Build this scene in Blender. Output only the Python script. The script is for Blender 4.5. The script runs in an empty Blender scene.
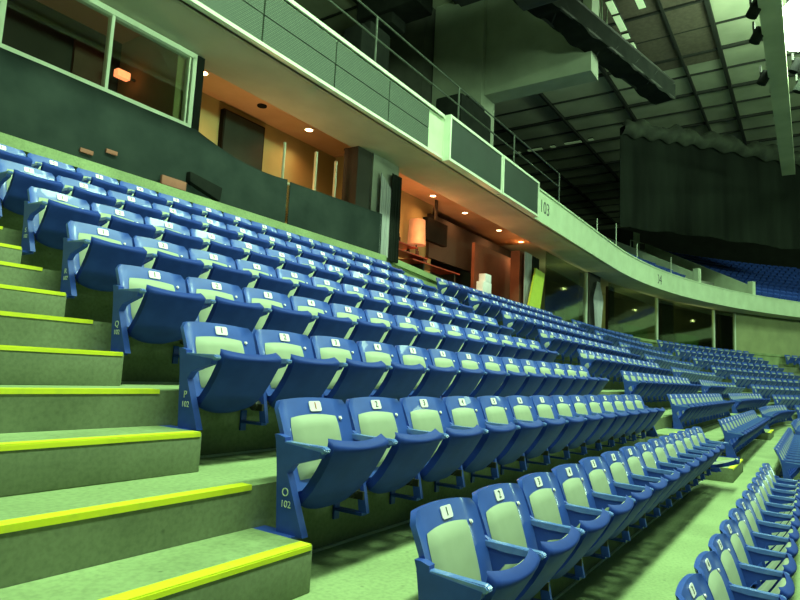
import bpy, bmesh, math, random
from mathutils import Vector, Matrix
random.seed(7)
SC = bpy.context.scene
COL = SC.collection
PI = math.pi

# ------------------------------------------------------------------ camera
F_PX, YAW, PITCH, ROLL = 609.8, math.radians(34.15), math.radians(6.72), math.radians(2.84)
ZO = 1.6716                       # eye height above the floor of the lowest row in view
fw = Vector((math.cos(YAW)*math.cos(PITCH), math.sin(YAW)*math.cos(PITCH), math.sin(PITCH)))
rt = fw.cross(Vector((0, 0, 1))).normalized(); up = rt.cross(fw)
c_, s_ = math.cos(ROLL), math.sin(ROLL)
rt, up = rt*c_ + up*s_, up*c_ - rt*s_
EYE = Vector((0, 0, ZO))
cam = bpy.data.objects.new('camera', bpy.data.cameras.new('camera'))
cam.data.sensor_width = 36; cam.data.lens = F_PX/800*36
cam.data.clip_start = 0.05; cam.data.clip_end = 300
M = Matrix((rt, up, -fw)).transposed().to_4x4(); M.translation = EYE
cam.matrix_world = M
COL.objects.link(cam); SC.camera = cam

def ray(px, py): return fw + rt*((px-400)/F_PX) - up*((py-300)/F_PX)
def at_y(px, py, y): d = ray(px, py); return EYE + d*(y/d.y)
def at_x(px, py, x): d = ray(px, py); return EYE + d*(x/d.x)
def at_z(px, py, z): d = ray(px, py); return EYE + d*((z-ZO)/d.z)
def px_of(p):
    d = Vector(p)-EYE; w = d.dot(fw)
    return 400+F_PX*d.dot(rt)/w if w > 0 else -1e9

# ------------------------------------------------------------------ the plan of the bowl
XC, YC = 23.0, -28.8             # rows run straight along X up to XC, then turn round (XC, YC)
def path(t, y, z=0.0):
    if t <= XC: return Vector((t, y, z))
    a = (t-XC)/(-YC); R = y-YC
    return Vector((XC+R*math.sin(a), YC+R*math.cos(a), z))
def turn(t): return 0.0 if t <= XC else -(t-XC)/(-YC)
def t_at(px, y, z):
    lo, hi = 0.4, XC+1.25*(-YC)
    for _ in range(50):
        m = (lo+hi)/2
        if px_of(path(m, y, z)) < px: lo = m
        else: hi = m
    return lo
TREAD, RISE = .7908, .378
def edge(r): return -.2816+TREAD*r      # front edge of the platform of row r (0 = lowest row in view)
def flo(r): return RISE*r               # its floor height

# ------------------------------------------------------------------ materials
MATS = {}
def mat(name, c1, c2=None, rough=.6, scale=6., metal=0., emit=None, es=1., detail=4., spec=.5, bump=0., contrast=(.35, .65), sx=None, coat=0.):
    if name in MATS: return MATS[name]
    m = bpy.data.materials.new(name); m.use_nodes = True
    nt = m.node_tree; b = nt.nodes['Principled BSDF']
    b.inputs['Roughness'].default_value = rough; b.inputs['Metallic'].default_value = metal
    b.inputs['Specular IOR Level'].default_value = spec
    b.inputs['Coat Weight'].default_value = coat
    if c2 is None: c2 = tuple(v*.82 for v in c1)
    tc = nt.nodes.new('ShaderNodeTexCoord'); n = nt.nodes.new('ShaderNodeTexNoise')
    n.inputs['Scale'].default_value = scale; n.inputs['Detail'].default_value = detail
    if sx:
        mp = nt.nodes.new('ShaderNodeMapping'); mp.inputs['Scale'].default_value = sx
        nt.links.new(tc.outputs['Object'], mp.inputs['Vector']); nt.links.new(mp.outputs[0], n.inputs['Vector'])
    else: nt.links.new(tc.outputs['Object'], n.inputs['Vector'])
    r = nt.nodes.new('ShaderNodeValToRGB')
    r.color_ramp.elements[0].position = contrast[0]; r.color_ramp.elements[1].position = contrast[1]
    r.color_ramp.elements[0].color = (*c2, 1); r.color_ramp.elements[1].color = (*c1, 1)
    nt.links.new(n.outputs['Fac'], r.inputs['Fac']); nt.links.new(r.outputs['Color'], b.inputs['Base Color'])
    if bump:
        bp = nt.nodes.new('ShaderNodeBump'); bp.inputs['Strength'].default_value = bump; bp.inputs['Distance'].default_value = .01
        nt.links.new(n.outputs['Fac'], bp.inputs['Height']); nt.links.new(bp.outputs[0], b.inputs['Normal'])
    if emit:
        b.inputs['Emission Color'].default_value = (*emit, 1); b.inputs['Emission Strength'].default_value = es
    MATS[name] = m
    return m

def concrete_mat(name, c1, c2, c3):
    m = mat(name, c1, c2, rough=.85, scale=1.7, detail=8, spec=.2, bump=.15)
    nt = m.node_tree; b = nt.nodes['Principled BSDF']
    ramp = [n for n in nt.nodes if n.type == 'VALTORGB'][0]; tc = [n for n in nt.nodes if n.type == 'TEX_COORD'][0]
    v = nt.nodes.new('ShaderNodeTexVoronoi'); v.inputs['Scale'].default_value = 9.
    nt.links.new(tc.outputs['Object'], v.inputs['Vector'])
    r2 = nt.nodes.new('ShaderNodeValToRGB'); r2.color_ramp.elements[0].position = .04; r2.color_ramp.elements[1].position = .11
    r2.color_ramp.elements[0].color = (.55, .55, .55, 1); r2.color_ramp.elements[1].color = (1, 1, 1, 1)
    nt.links.new(v.outputs['Distance'], r2.inputs['Fac'])
    n2 = nt.nodes.new('ShaderNodeTexNoise'); n2.inputs['Scale'].default_value = 45; n2.inputs['Detail'].default_value = 3
    nt.links.new(tc.outputs['Object'], n2.inputs['Vector'])
    r3 = nt.nodes.new('ShaderNodeValToRGB'); r3.color_ramp.elements[0].position = .3; r3.color_ramp.elements[1].position = .6
    r3.color_ramp.elements[0].color = (.72, .72, .72, 1); r3.color_ramp.elements[1].color = (1, 1, 1, 1)
    nt.links.new(n2.outputs['Fac'], r3.inputs['Fac'])
    a = nt.nodes.new('ShaderNodeMix'); a.data_type = 'RGBA'; a.blend_type = 'MULTIPLY'; a.inputs['Factor'].default_value = .7
    nt.links.new(ramp.outputs['Color'], a.inputs['A']); nt.links.new(r2.outputs['Color'], a.inputs['B'])
    e = nt.nodes.new('ShaderNodeMix'); e.data_type = 'RGBA'; e.blend_type = 'MULTIPLY'; e.inputs['Factor'].default_value = .7
    nt.links.new(a.outputs['Result'], e.inputs['A']); nt.links.new(r3.outputs['Color'], e.inputs['B'])
    nt.links.new(e.outputs['Result'], b.inputs['Base Color'])
    return m

def glass_mat(name, tint, gloss=.12, haze=.0):
    m = bpy.data.materials.new(name); m.use_nodes = True; nt = m.node_tree
    nt.nodes.remove(nt.nodes['Principled BSDF']); out = nt.nodes['Material Output']
    t = nt.nodes.new('ShaderNodeBsdfTransparent'); t.inputs[0].default_value = (*tint, 1)
    g = nt.nodes.new('ShaderNodeBsdfGlossy'); g.inputs['Roughness'].default_value = .05
    lw = nt.nodes.new('ShaderNodeLayerWeight'); lw.inputs['Blend'].default_value = .35
    mm = nt.nodes.new('ShaderNodeMath'); mm.operation = 'MULTIPLY_ADD'; mm.inputs[1].default_value = .5; mm.inputs[2].default_value = gloss
    nt.links.new(lw.outputs['Fresnel'], mm.inputs[0])
    mx = nt.nodes.new('ShaderNodeMixShader'); nt.links.new(mm.outputs[0], mx.inputs[0])
    nt.links.new(t.outputs[0], mx.inputs[1]); nt.links.new(g.outputs[0], mx.inputs[2])
    nt.links.new(mx.outputs[0], out.inputs['Surface'])
    MATS[name] = m; return m

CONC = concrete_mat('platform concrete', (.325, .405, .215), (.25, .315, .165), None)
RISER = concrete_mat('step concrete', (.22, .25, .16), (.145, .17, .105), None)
PALE = mat('pale painted concrete', (.60, .70, .52), (.53, .62, .45), rough=.7, scale=2.)
YEL = mat('yellow nosing paint', (.76, .76, .02), (.64, .66, .04), rough=.55, scale=14, contrast=(.25, .5))
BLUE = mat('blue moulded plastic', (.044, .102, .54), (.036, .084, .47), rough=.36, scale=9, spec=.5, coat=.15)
PANM = mat('shade darkened blue plastic', (.023, .053, .34), (.018, .042, .28), rough=.55, scale=9, spec=.12)  # seat blue darkened for the pans, shade under the seats painted in
BLUEM = mat('blue enamelled metal', (.036, .082, .46), (.029, .066, .39), rough=.42, scale=12, spec=.25)
ARM = mat('sheen lightened armrest blue', (.14, .24, .66), (.09, .17, .60), rough=.26, scale=14, spec=.6, coat=.3)  # seat blue lightened, overhead sheen on the arm tops painted in
PAD = mat('grey green vinyl', (.38, .42, .33), (.33, .365, .285), rough=.5, scale=5, spec=.4)
PLATE = mat('white number plate', (.98, .88, .98), (.92, .82, .92), rough=.4, scale=20)
INK = mat('dark printed figures', (.03, .03, .05), rough=.6)
INKR = mat('red printed figures', (.55, .02, .04), rough=.6)
WHITEP = mat('white stencil paint', (.80, .84, .80), rough=.6)
STEEL = mat('dull steel bracket', (.09, .09, .075), (.05, .05, .04), rough=.5, metal=.6)
FRAME = mat('pale aluminium frame', (.72, .78, .66), (.62, .68, .56), rough=.45, scale=3)
BLACK = mat('black fabric', (.010, .012, .011), (.015, .017, .015), rough=.95, scale=3, spec=.08)
DRAPE = mat('dark green grey drape', (.032, .043, .041), (.018, .026, .026), rough=.95, scale=2.4, detail=6, contrast=(.3, .7), spec=.1)
SCRIM = mat('black scrim cloth', (.014, .018, .0145), (.007, .009, .0075), rough=.95, scale=.7, detail=5, sx=(1.5, 1.5, .25), spec=.1)
MESHP = mat('grey green perforated panel', (.17, .23, .185), (.13, .18, .145), rough=.7, scale=2)
SOFF = mat('soffit plaster', (.46, .44, .34), (.40, .38, .29), rough=.8, scale=1.5)
TANW = mat('tan suite wall', (.36, .33, .15), (.31, .29, .13), rough=.8, scale=1.6)
SUITEC = mat('suite ceiling', (.62, .40, .24), (.56, .35, .20), rough=.85, scale=2)
DARKW = mat('dark partition', (.035, .032, .026), (.022, .02, .017), rough=.7, scale=2)
DARKROOF = mat('dark roof steel', (.020, .022, .018), (.012, .013, .011), rough=.7, scale=2)
ROOFP = mat('roof deck panel', (.44, .46, .34), (.32, .34, .25), rough=.8, scale=.6, detail=6)
GREYC = mat('grey block wall', (.30, .31, .27), (.23, .24, .21), rough=.85, scale=3)
CURTG = mat('pale grey curtain', (.42, .42, .44), (.30, .30, .33), rough=.9, scale=4, sx=(6, 6, .6))
WARM = mat('warm lamp lens', (.9, .6, .4), emit=(1, .50, .22), es=22)
WARMS = mat('glowing lamp shade', (.9, .5, .3), emit=(1, .24, .09), es=2.6)
TUBED = mat('dim fluorescent tube', (.6, .7, .5), emit=(.62, 1, .45), es=.07)
TUBE = mat('fluorescent tube', (.8, .9, .7), emit=(.62, 1, .45), es=.30)
HIGHBAY = mat('metal halide lens', (1, 1, 1), emit=(.74, 1, .70), es=34)
RED = mat('reddish brown board', (.30, .10, .07), (.24, .08, .055), rough=.7)
LIME = mat('lime green board', (.46, .56, .05), (.40, .50, .04), rough=.55)
GLASS = glass_mat('window glass', (.86, .90, .86), .04)
GLASSD = glass_mat('tinted suite glass', (.68, .74, .62), .07)
SCREEN = mat('dark display face', (.018, .034, .030), (.012, .024, .022), rough=.55, scale=1.5, spec=.25)

# ------------------------------------------------------------------ object helpers
def tag(o, label=None, cat=None, group=None, kind=None):
    if label: o['label'] = label
    if cat: o['category'] = cat
    if group: o['group'] = group
    if kind: o['kind'] = kind
    return o
def link(name, me, m=None, parent=None, loc=(0, 0, 0), rz=0.):
    o = bpy.data.objects.new(name, me); COL.objects.link(o)
    if m is not None and me is not None and len(me.materials) == 0: me.materials.append(m)
    if parent is not None: o.parent = parent
    o.location = loc; o.rotation_euler = (0, 0, rz)
    return o
def empty(name, loc, rz=0.):
    o = bpy.data.objects.new(name, None); COL.objects.link(o)
    o.empty_display_size = .2; o.location = loc; o.rotation_euler = (0, 0, rz); return o
def bm_mesh(name, bm, smooth=True, angle=40):
    bmesh.ops.recalc_face_normals(bm, faces=bm.faces[:])
    me = bpy.data.meshes.new(name); bm.to_mesh(me); bm.free()
    if smooth:
        me.polygons.foreach_set('use_smooth', [True]*len(me.polygons))
        me.set_sharp_from_angle(angle=math.radians(angle))
    return me
def box(bm, x0, x1, y0, y1, z0, z1):
    vs = [bm.verts.new(p) for p in [(x0, y0, z0), (x1, y0, z0), (x1, y1, z0), (x0, y1, z0), (x0, y0, z1), (x1, y0, z1), (x1, y1, z1), (x0, y1, z1)]]
    for f in [(0, 3, 2, 1), (4, 5, 6, 7), (0, 1, 5, 4), (1, 2, 6, 5), (2, 3, 7, 6), (3, 0, 4, 7)]: bm.faces.new([vs[i] for i in f])
    return vs
def hexa(bm, P):
    vs = [bm.verts.new(p) for p in P]
    for f in [(0, 3, 2, 1), (4, 5, 6, 7), (0, 1, 5, 4), (1, 2, 6, 5), (2, 3, 7, 6), (3, 0, 4, 7)]: bm.faces.new([vs[i] for i in f])
def tube(bm, a, b, r, n=8):
    a, b = Vector(a), Vector(b); d = (b-a).normalized()
    e = d.cross(Vector((0, 0, 1)));
    if e.length < .01: e = d.cross(Vector((1, 0, 0)))
    e.normalize(); g = d.cross(e)
    A = [bm.verts.new(a+e*r*math.cos(2*PI*i/n)+g*r*math.sin(2*PI*i/n)) for i in range(n)]
    B = [bm.verts.new(b+e*r*math.cos(2*PI*i/n)+g*r*math.sin(2*PI*i/n)) for i in range(n)]
    for i in range(n): bm.faces.new((A[i], A[(i+1) % n], B[(i+1) % n], B[i]))
    bm.faces.new(A[::-1]); bm.faces.new(B)
def poly_tube(bm, pts, r, n=8):
    for a, b in zip(pts[:-1], pts[1:]): tube(bm, a, b, r, n)
def sheet(bm, f, nu, nv, th=None):
    """f(u,v)->point ; th: vector offset for thickness"""
    G = [[bm.verts.new(f(i/nu, j/nv)) for j in range(nv+1)] for i in range(nu+1)]
    for i in range(nu):
        for j in range(nv): bm.faces.new((G[i][j], G[i+1][j], G[i+1][j+1], G[i][j+1]))
    if th is not None:
        th = Vector(th)
        H = [[bm.verts.new(G[i][j].co+th) for j in range(nv+1)] for i in range(nu+1)]
        for i in range(nu):
            for j in range(nv): bm.faces.new((H[i][j], H[i][j+1], H[i+1][j+1], H[i+1][j]))
        for i in range(nu):
            bm.faces.new((G[i][0], H[i][0], H[i+1][0], G[i+1][0])); bm.faces.new((G[i][nv], G[i+1][nv], H[i+1][nv], H[i][nv]))
        for j in range(nv):
            bm.faces.new((G[0][j], G[0][j+1], H[0][j+1], H[0][j])); bm.faces.new((G[nu][j], H[nu][j], H[nu][j+1], G[nu][j+1]))
def prism_x(bm, pts, x0, x1):
    A = [bm.verts.new((x0, y, z)) for y, z in pts]; B = [bm.verts.new((x1, y, z)) for y, z in pts]
    n = len(pts)
    for i in range(n): bm.faces.new((A[i], A[(i+1) % n], B[(i+1) % n], B[i]))
    bm.faces.new(A[::-1]); bm.faces.new(B)
def simple(name, m, build, parent=None, loc=(0, 0, 0), rz=0., bevel=0., smooth=True):
    bm = bmesh.new(); build(bm)
    if bevel:
        bmesh.ops.bevel(bm, geom=bm.edges[:], offset=bevel, segments=2, profile=.6, affect='EDGES')
    return link(name, bm_mesh(name, bm, smooth), m, parent, loc, rz)
TXT = {}
def text_mesh(body, size, m):
    k = (body, size, m.name)
    if k in TXT: return TXT[k]
    cu = bpy.data.curves.new('figures', 'FONT'); cu.body = body; cu.size = size; cu.extrude = .0008
    cu.align_x = 'CENTER'; cu.align_y = 'CENTER'; cu.resolution_u = 3
    o = bpy.data.objects.new('figures', cu); COL.objects.link(o)
    dg = bpy.context.evaluated_depsgraph_get()
    me = bpy.data.meshes.new_from_object(o.evaluated_get(dg))
    bpy.data.objects.remove(o); me.materials.clear(); me.materials.append(m)
    TXT[k] = me; return me

# ------------------------------------------------------------------ terrace
TS = [-3, 0, 3, 6, 9, 12, 15, 18, 21]+[23+1.2*i for i in range(33)]
def strip_mesh(name, m, prof, ts=TS, close=False):
    """sweep a (y,z) profile along the bowl"""
    bm = bmesh.new()
    R = [[bm.verts.new(path(t, y, z)) for y, z in prof] for t in ts]
    n = len(prof)
    for a, b in zip(R[:-1], R[1:]):
        for i in range(n if close else n-1):
            j = (i+1) % n
            bm.faces.new((a[i], b[i], b[j], a[j]))
    if close:
        bm.faces.new(R[0]); bm.faces.new(R[-1][::-1])
    return link(name, bm_mesh(name, bm, False), m)
YW = 7.05                          # plane of the suite fronts behind the top row
prof = [(edge(0)-.6, flo(0)-RISE*2), (edge(0), flo(0)-RISE*2), (edge(0), flo(0))]
for r in range(0, 9):
    y1 = edge(r+1) if r < 8 else YW
    prof += [(y1, flo(r)), (y1, flo(r+1) if r < 8 else flo(8)+.2)]
me_prof = prof
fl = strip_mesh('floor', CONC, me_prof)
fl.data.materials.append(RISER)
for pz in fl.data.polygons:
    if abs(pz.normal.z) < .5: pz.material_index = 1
tag(fl, 'stepped concrete terrace of the lower bowl carrying every row of blue seats', 'floor', kind='structure')
# pale sealant line along the foot of each riser
for r in range(0, 8):
    o = strip_mesh('trim_%d' % (r+1), PALE, [(edge(r+1)-.012, flo(r)), (edge(r+1)-.012, flo(r)+.012), (edge(r+1), flo(r)+.012), (edge(r+1), flo(r))], ts=[2.02+.04*r]+[t for t in TS if t > 2.5], close=True)
    tag(o, 'pale sealant line at the foot of the riser %s' % ['behind the lowest row', 'behind the second row from the bottom', 'behind the row marked O', 'behind the row marked P', 'one row above the row marked P', 'two rows above the row marked P', 'three rows above the row marked P', 'four rows above the row marked P'][r], 'trim', kind='structure')

# ------------------------------------------------------------------ aisle steps
ORD = ['first', 'second', 'third', 'fourth', 'fifth', 'sixth', 'seventh', 'eighth', 'ninth', 'tenth', 'eleventh', 'twelfth', 'thirteenth', 'fourteenth']
ROWP = ['lowest row', 'second row from the bottom', 'row marked O', 'row marked P', 'first row above the row marked P', 'second row above the row marked P', 'third row above the row marked P', 'fourth row above the row marked P', 'topmost row']
def xA(r): return 1.988+.032*r-(.04 if r == 0 else 0)+.026*max(0, r-3)          # where the first seat of the near block starts
def aisle_end(r): return 1.92+.028*r+.012*max(0, r-3)
def half_step(t0, t1, r, label, cat='step', grp=None, side=None):
    """concrete block halfway up between the floors of rows r and r+1"""
    tm = (t0+t1)/2
    yb = edge(r+1); yf = yb-.363; w = (t1-t0)/2
    h = RISE*.50
    o = empty('aisle_step', path(tm, yf, flo(r)), turn(tm)); tag(o, label, cat, grp)
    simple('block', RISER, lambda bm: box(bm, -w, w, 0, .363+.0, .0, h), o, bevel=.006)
    simple('tread', CONC, lambda bm: box(bm, -w+.004, w-.004, .055, .36, h, h+.004), o)
    def st(bm):
        box(bm, -w+.002, w-.01, .0, .062, h+.0005, h+.006); box(bm, -w+.002, w-.01, -.003, .0, h-.018, h+.0005)
    simple('nosing_strip', YEL, st, o)
    return o
for r in range(1, 8):
    half_step(.30, aisle_end(r-.5)+.035, r, 'concrete step in the left aisle, up from the %s' % ROWP[r], grp='aisle steps left of the near block')
def stripe(t0, t1, r, n, label):
    bm = bmesh.new(); y = edge(r); z = flo(r)
    for (a0, a1, b0, b1) in [(y-.004, y+.062, z+.0005, z+.006), (y-.004, y, z-.018, z+.0005)]:
        hexa(bm, [path(t0, a0, b0), path(t1, a0, b0), path(t1, a1, b0), path(t0, a1, b0), path(t0, a0, b1), path(t1, a0, b1), path(t1, a1, b1), path(t0, a1, b1)])
    o = link('trim_%d' % n, bm_mesh('yellow_edge', bm, False), YEL)
    return tag(o, label, 'trim', kind='structure')
k = 20
for r in range(1, 9):
    stripe(.30, aisle_end(r)-.03, r, k, 'yellow painted platform edge in the left aisle at the %s' % ROWP[r]); k += 1
AISLES = [(9.75, 11.25, 'second'), (18.85, 20.5, 'third'), (28.15, 28.95, 'fourth')]
for (a, b, nm) in AISLES[:2]:
    for r in range(0, 8):
        e0 = a+(.03*r if a < 12 else 0)
        half_step(e0, b, r, 'concrete step in the %s aisle, up from the %s' % (nm, ROWP[r]), grp='steps in the aisles between far seat blocks')

# ------------------------------------------------------------------ seats
# local frame: x across the seat, y towards the back of the stand (0 = .62 behind the platform edge), z up
Y0 = .62
def back_shape(res=1):
    def yc(z):
        t = (z-.36)/.40
        return .660-Y0+.085*t+.045*t*t
    def f(u, v, off):
        z = .355+.412*v
        hw = .252-.012*(1-v)
        if v > .90: hw -= .026*(1-math.sqrt(max(0, 1-((v-.90)/.10)**2)))
        if v < .1: hw -= .02*(1-v/.1)
        x = hw*u
        y = yc(z)-.015*u*u+off-.018*max(0, (abs(u)-.86)/.14)
        z = z-.012*u*u*max(0, v-.5)*2
        return (x, y, z)
    return yc, f
def seat_meshes(hi=True):
    R = {}
    nu, nv = (12, 12) if hi else (6, 6)
    yc, f = back_shape()
    bm = bmesh.new()
    sheet(bm, lambda u, v: f(2*u-1, v, 0), nu, nv, th=(0, .026, -.004))
    R['backrest'] = bm_mesh('backrest', bm, True, 50)
    # cushion of the backrest
    bm = bmesh.new()
    def cf(u, v):
        a, b = 2*u-1, v
        # rounded rectangle mapping
        x = a*.174; z = .40+.275*b
        puff = (1-a**6)*(1-(2*b-1)**8)
        z += .012*(1-a*a)*(1 if b > .5 else 0)*b
        uu = x/.25
        y = yc(z)-.015*uu*uu-.002-.022*max(0, puff)**.5
        return (x*(1-.06*abs(2*b-1)**6), y, z)
    sheet(bm, cf, 10 if hi else 5, 10 if hi else 5)
    R['back_cushion'] = bm_mesh('back_cushion', bm, True, 80)
    # number plate on the top of the backrest
    bm = bmesh.new()
    pw, ph = .043, .026
    pts = []
    for cx, cz, a0 in [(pw-.01, ph-.01, 0), (-pw+.01, ph-.01, 90), (-pw+.01, -ph+.01, 180), (pw-.01, -ph+.01, 270)]:
        for k in range(4): a = math.radians(a0+30*k); pts.append((cx+.01*math.cos(a), cz+.01*math.sin(a)))
    A = [bm.verts.new((x, -.004, z)) for x, z in pts]; B = [bm.verts.new((x, 0, z)) for x, z in pts]
    bm.faces.new(A); bm.faces.new(B[::-1])
    for i in range(len(pts)): bm.faces.new((A[i], B[i], B[(i+1) % len(pts)], A[(i+1) % len(pts)]))
    R['number_plate'] = bm_mesh('number_plate', bm, False)
    # bolt
    bm = bmesh.new(); bmesh.ops.create_cone(bm, cap_ends=True, segments=10, radius1=.011, radius2=.008, depth=.008, matrix=Matrix.Rotation(PI/2, 4, 'X'))
    R['bolt'] = bm_mesh('bolt', bm)
    # tipped-up seat pan: profile in (y,z) of the underside from lip to hinge
    P = [(.405, .590), (.398, .575), (.405, .555), (.43, .51), (.472, .445), (.52, .375), (.565, .315), (.60, .275), (.632, .262), (.655, .275), (.662, .30)]
    if not hi: P = [P[i] for i in (0, 2, 4, 6, 8, 10)]
    n = len(P)-1
    def pf(u, v):
        a = 2*u-1; q = v*n; i = min(int(q), n-1); g = q-i
        y = P[i][0]*(1-g)+P[i+1][0]*g; z = P[i][1]*(1-g)+P[i+1][1]*g
        hw = .212-.028*v-.075*max(0, (v-.60)/.40)**2
        if v < .12: hw -= .012*(1-v/.12)
        top = max(0, 1-v*2.2)
        z += -.020*(1-a*a)*top; y += .018*(a*a-.5)*top*1.0
        z += .060*abs(a)**2.6*max(0, (v-.45)/.55)
        # dished towards the sides
        y += .012*abs(a)**3*(1-.3*v)
        return (a*hw-.022, y-Y0, z)
    bm = bmesh.new(); sheet(bm, pf, 12 if hi else 6, n, th=(0, .036, .022))
    R['seat_pan'] = bm_mesh('seat_pan', bm, True, 60)
    bm = bmesh.new()
    def sc(u, v):
        x, y, z = pf(.1+.8*u, .08+.75*v)
        a, b = 2*u-1, 2*v-1
        puff = .02*max(0, (1-a**6)*(1-b**6))**.5
        return (x, y+.034+puff, z+.021+puff*.6)
    sheet(bm, sc, 8 if hi else 4, 8 if hi else 4)
    R['seat_cushion'] = bm_mesh('seat_cushion', bm, True, 80)
    # armrest (left of the seat)
    X = -.26
    bm = bmesh.new()
    prism_x(bm, [(.436-Y0, .549), (.42-Y0, .566), (.436-Y0, .580), (.60-Y0, .582), (.715-Y0, .588), (.72-Y0, .56), (.60-Y0, .552)], X-.020, X+.020)
    if hi: bmesh.ops.bevel(bm, geom=bm.edges[:], offset=.005, segments=3, affect='EDGES')
    R['armrest'] = bm_mesh('armrest', bm, True, 50)
    # leg: cast standard bolted to the riser
    legp = [(.575, .200), (.625, .200), (.672, .47), (.69, .56), (.72, .60), (.70, .60), (.66, .575), (.46, .55), (.47, .535), (.60, .50), (.632, .46)]
    legp = [(y-Y0, z) for y, z in legp]
    bm = bmesh.new(); prism_x(bm, legp, X-.012, X+.012); box(bm, X-.02, X+.02, .60-Y0, .788-Y0, .185, .20); box(bm, X-.02, X+.02, .775-Y0, .788-Y0, .14, .26)
    R['leg'] = bm_mesh('leg', bm, False)
    # aisle end panel, heavier
    ep = [(.52, .19), (.675, .19), (.70, .48), (.715, .58), (.725, .61), (.70, .61), (.66, .60), (.66, .578), (.445, .558), (.455, .53), (.60, .488), (.632, .45)]
    ep = [(y-Y0, z) for y, z in ep]
    bm = bmesh.new(); prism_x(bm, ep, X-.022, X+.016); box(bm, X-.06, X+.02, .56-Y0, .788-Y0, .178, .192)
    R['end_panel'] = bm_mesh('end_panel', bm, False)
    bm = bmesh.new(); tube(bm, (X+.02, .645-Y0, .30), (X+.06, .645-Y0, .30), .028, 10); tube(bm, (.20, .645-Y0, .30), (.245, .645-Y0, .30), .028, 10)
    tube(bm, (X+.02, .655-Y0, .30), (.24, .655-Y0, .30), .010, 6); box(bm, .215, .228, .58-Y0, .66-Y0, .27, .31)
    R['hinge'] = bm_mesh('hinge', bm)
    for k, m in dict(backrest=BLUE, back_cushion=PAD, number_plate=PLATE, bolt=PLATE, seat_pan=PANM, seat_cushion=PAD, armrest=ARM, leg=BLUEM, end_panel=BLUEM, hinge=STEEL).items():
        R[k].materials.append(m)
    R['yc'] = yc
    return R
HI, LO = seat_meshes(True), seat_meshes(False)
def mirrored(me, name):
    bm = bmesh.new(); bm.from_mesh(me)
    for v in bm.verts: v.co.x = -v.co.x
    bmesh.ops.reverse_faces(bm, faces=bm.faces[:])
    r = bpy.data.meshes.new(name); bm.to_mesh(r); bm.free()
    for m in me.materials: r.materials.append(m)
    r.polygons.foreach_set('use_smooth', [p.use_smooth for p in me.polygons]); 
    return r
for K in (HI, LO):
    K['armrest_r'] = mirrored(K['armrest'], 'armrest'); K['leg_r'] = mirrored(K['leg'], 'leg'); K['end_r'] = mirrored(K['end_panel'], 'end_panel')
TILT = math.atan2(.235*.40/.40, .40)     # lean of the plate area of the backrest
def on_back(z, off): return (HI['yc'](z)+off)
def make_seat(loc, rz, label, grp, hi, first, last, number=None, row_letter=None, section='102', open_pan=False, red=False):
    K = HI if hi else LO
    root = empty('stadium_seat', loc, rz); tag(root, label, 'stadium seat', grp)
    link('backrest', K['backrest'], parent=root)
    link('back_cushion', K['back_cushion'], parent=root)
    pan = link('seat_pan', K['seat_pan'], parent=root)
    if hi or open_pan: link('seat_cushion', K['seat_cushion'], parent=pan)
    if open_pan:
        # swing the pan down about its hinge
        piv = Vector((0, .645-Y0, .30)); A = Matrix.Translation(piv) @ Matrix.Rotation(math.radians(38), 4, 'X') @ Matrix.Translation(-piv)
        pan.matrix_local = A
    zp = .724
    np_ = link('number_plate', K['number_plate'], parent=root, loc=(.03, HI['yc'](zp)-.0025, zp)); np_.rotation_euler = (-math.atan(.40), 0, 0)
    if hi:
        b = link('bolt', K['bolt'], parent=root, loc=(.195, HI['yc'](.665)-.014, .665)); b.rotation_euler = (-.5, 0, .2)
        if number:
            n = link('seat_number', text_mesh(str(number), .050, INKR if red else INK), parent=np_, loc=(0, -.0055, 0)); n.rotation_euler = (PI/2, 0, 0)
        link('hinge', K['hinge'], parent=root)
    link('armrest', K['armrest'], parent=root)
    if first:
        ep = link('end_panel', K['end_panel'], parent=root)
        if row_letter:
            a = link('row_letter', text_mesh(row_letter, .052, WHITEP), parent=ep, loc=(-.2835, .635-Y0, .365)); a.rotation_euler = (PI/2, 0, -PI/2)
            a = link('section_number', text_mesh(section, .042, WHITEP), parent=ep, loc=(-.2835, .628-Y0, .315)); a.rotation_euler = (PI/2, 0, -PI/2)
    else: link('leg', K['leg'], parent=root)
    if last:
        link('armrest', K['armrest_r'], parent=root); link('end_panel', K['end_r'], parent=root)
    return root
PITCH_S = .52
LET = 'MNOPQRSTU'
for r in range(9):
    for j in range(14):
        if r == 0 and j < 1: continue
        t = xA(r)+PITCH_S*(j+.5)
        lab = 'blue folding seat, %s from near stairs, %s' % (ORD[j], ROWP[r])
        if r <= 3: lab = 'blue folding seat with number %d, %s from near stairs, %s' % (j+1, ORD[j], ROWP[r])
        open_pan = (r == 1 and j == 13)
        if open_pan: lab = 'blue folding seat with its pan lowered, last one in the second row from the bottom'
        make_seat(path(t, edge(r)+Y0, flo(r)), 0, lab, 'blue seats of the near block', True, j == 0, j == 13, j+1, LET[r], open_pan=open_pan, red=(r == 2 and j == 0))
def block_row(t0, r, n, blockname, grp, upto=None):
    R = edge(r)+Y0-YC
    for j in range(n):
        if t0 >= XC: t = t0+PITCH_S*(j+.5)*(-YC)/R
        else:
            t = t0+PITCH_S*(j+.5)
            if t > XC: t = XC+(t-XC)*(-YC)/R
        if upto and j >= upto: break
        lab = 'far blue seat, %s from left, %s, %s' % (ORD[j], ROWP[r], blockname)
        make_seat(path(t, edge(r)+Y0, flo(r)), turn(t), lab, grp, False, j == 0, j == n-1)
for r in range(9): block_row(11.4, r, 14, 'second block', 'blue seats of the second block')
for r in range(4): block_row(20.62, r, 14, 'third block', 'blue seats of the third block', upto=7 if r == 3 else None)
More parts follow.
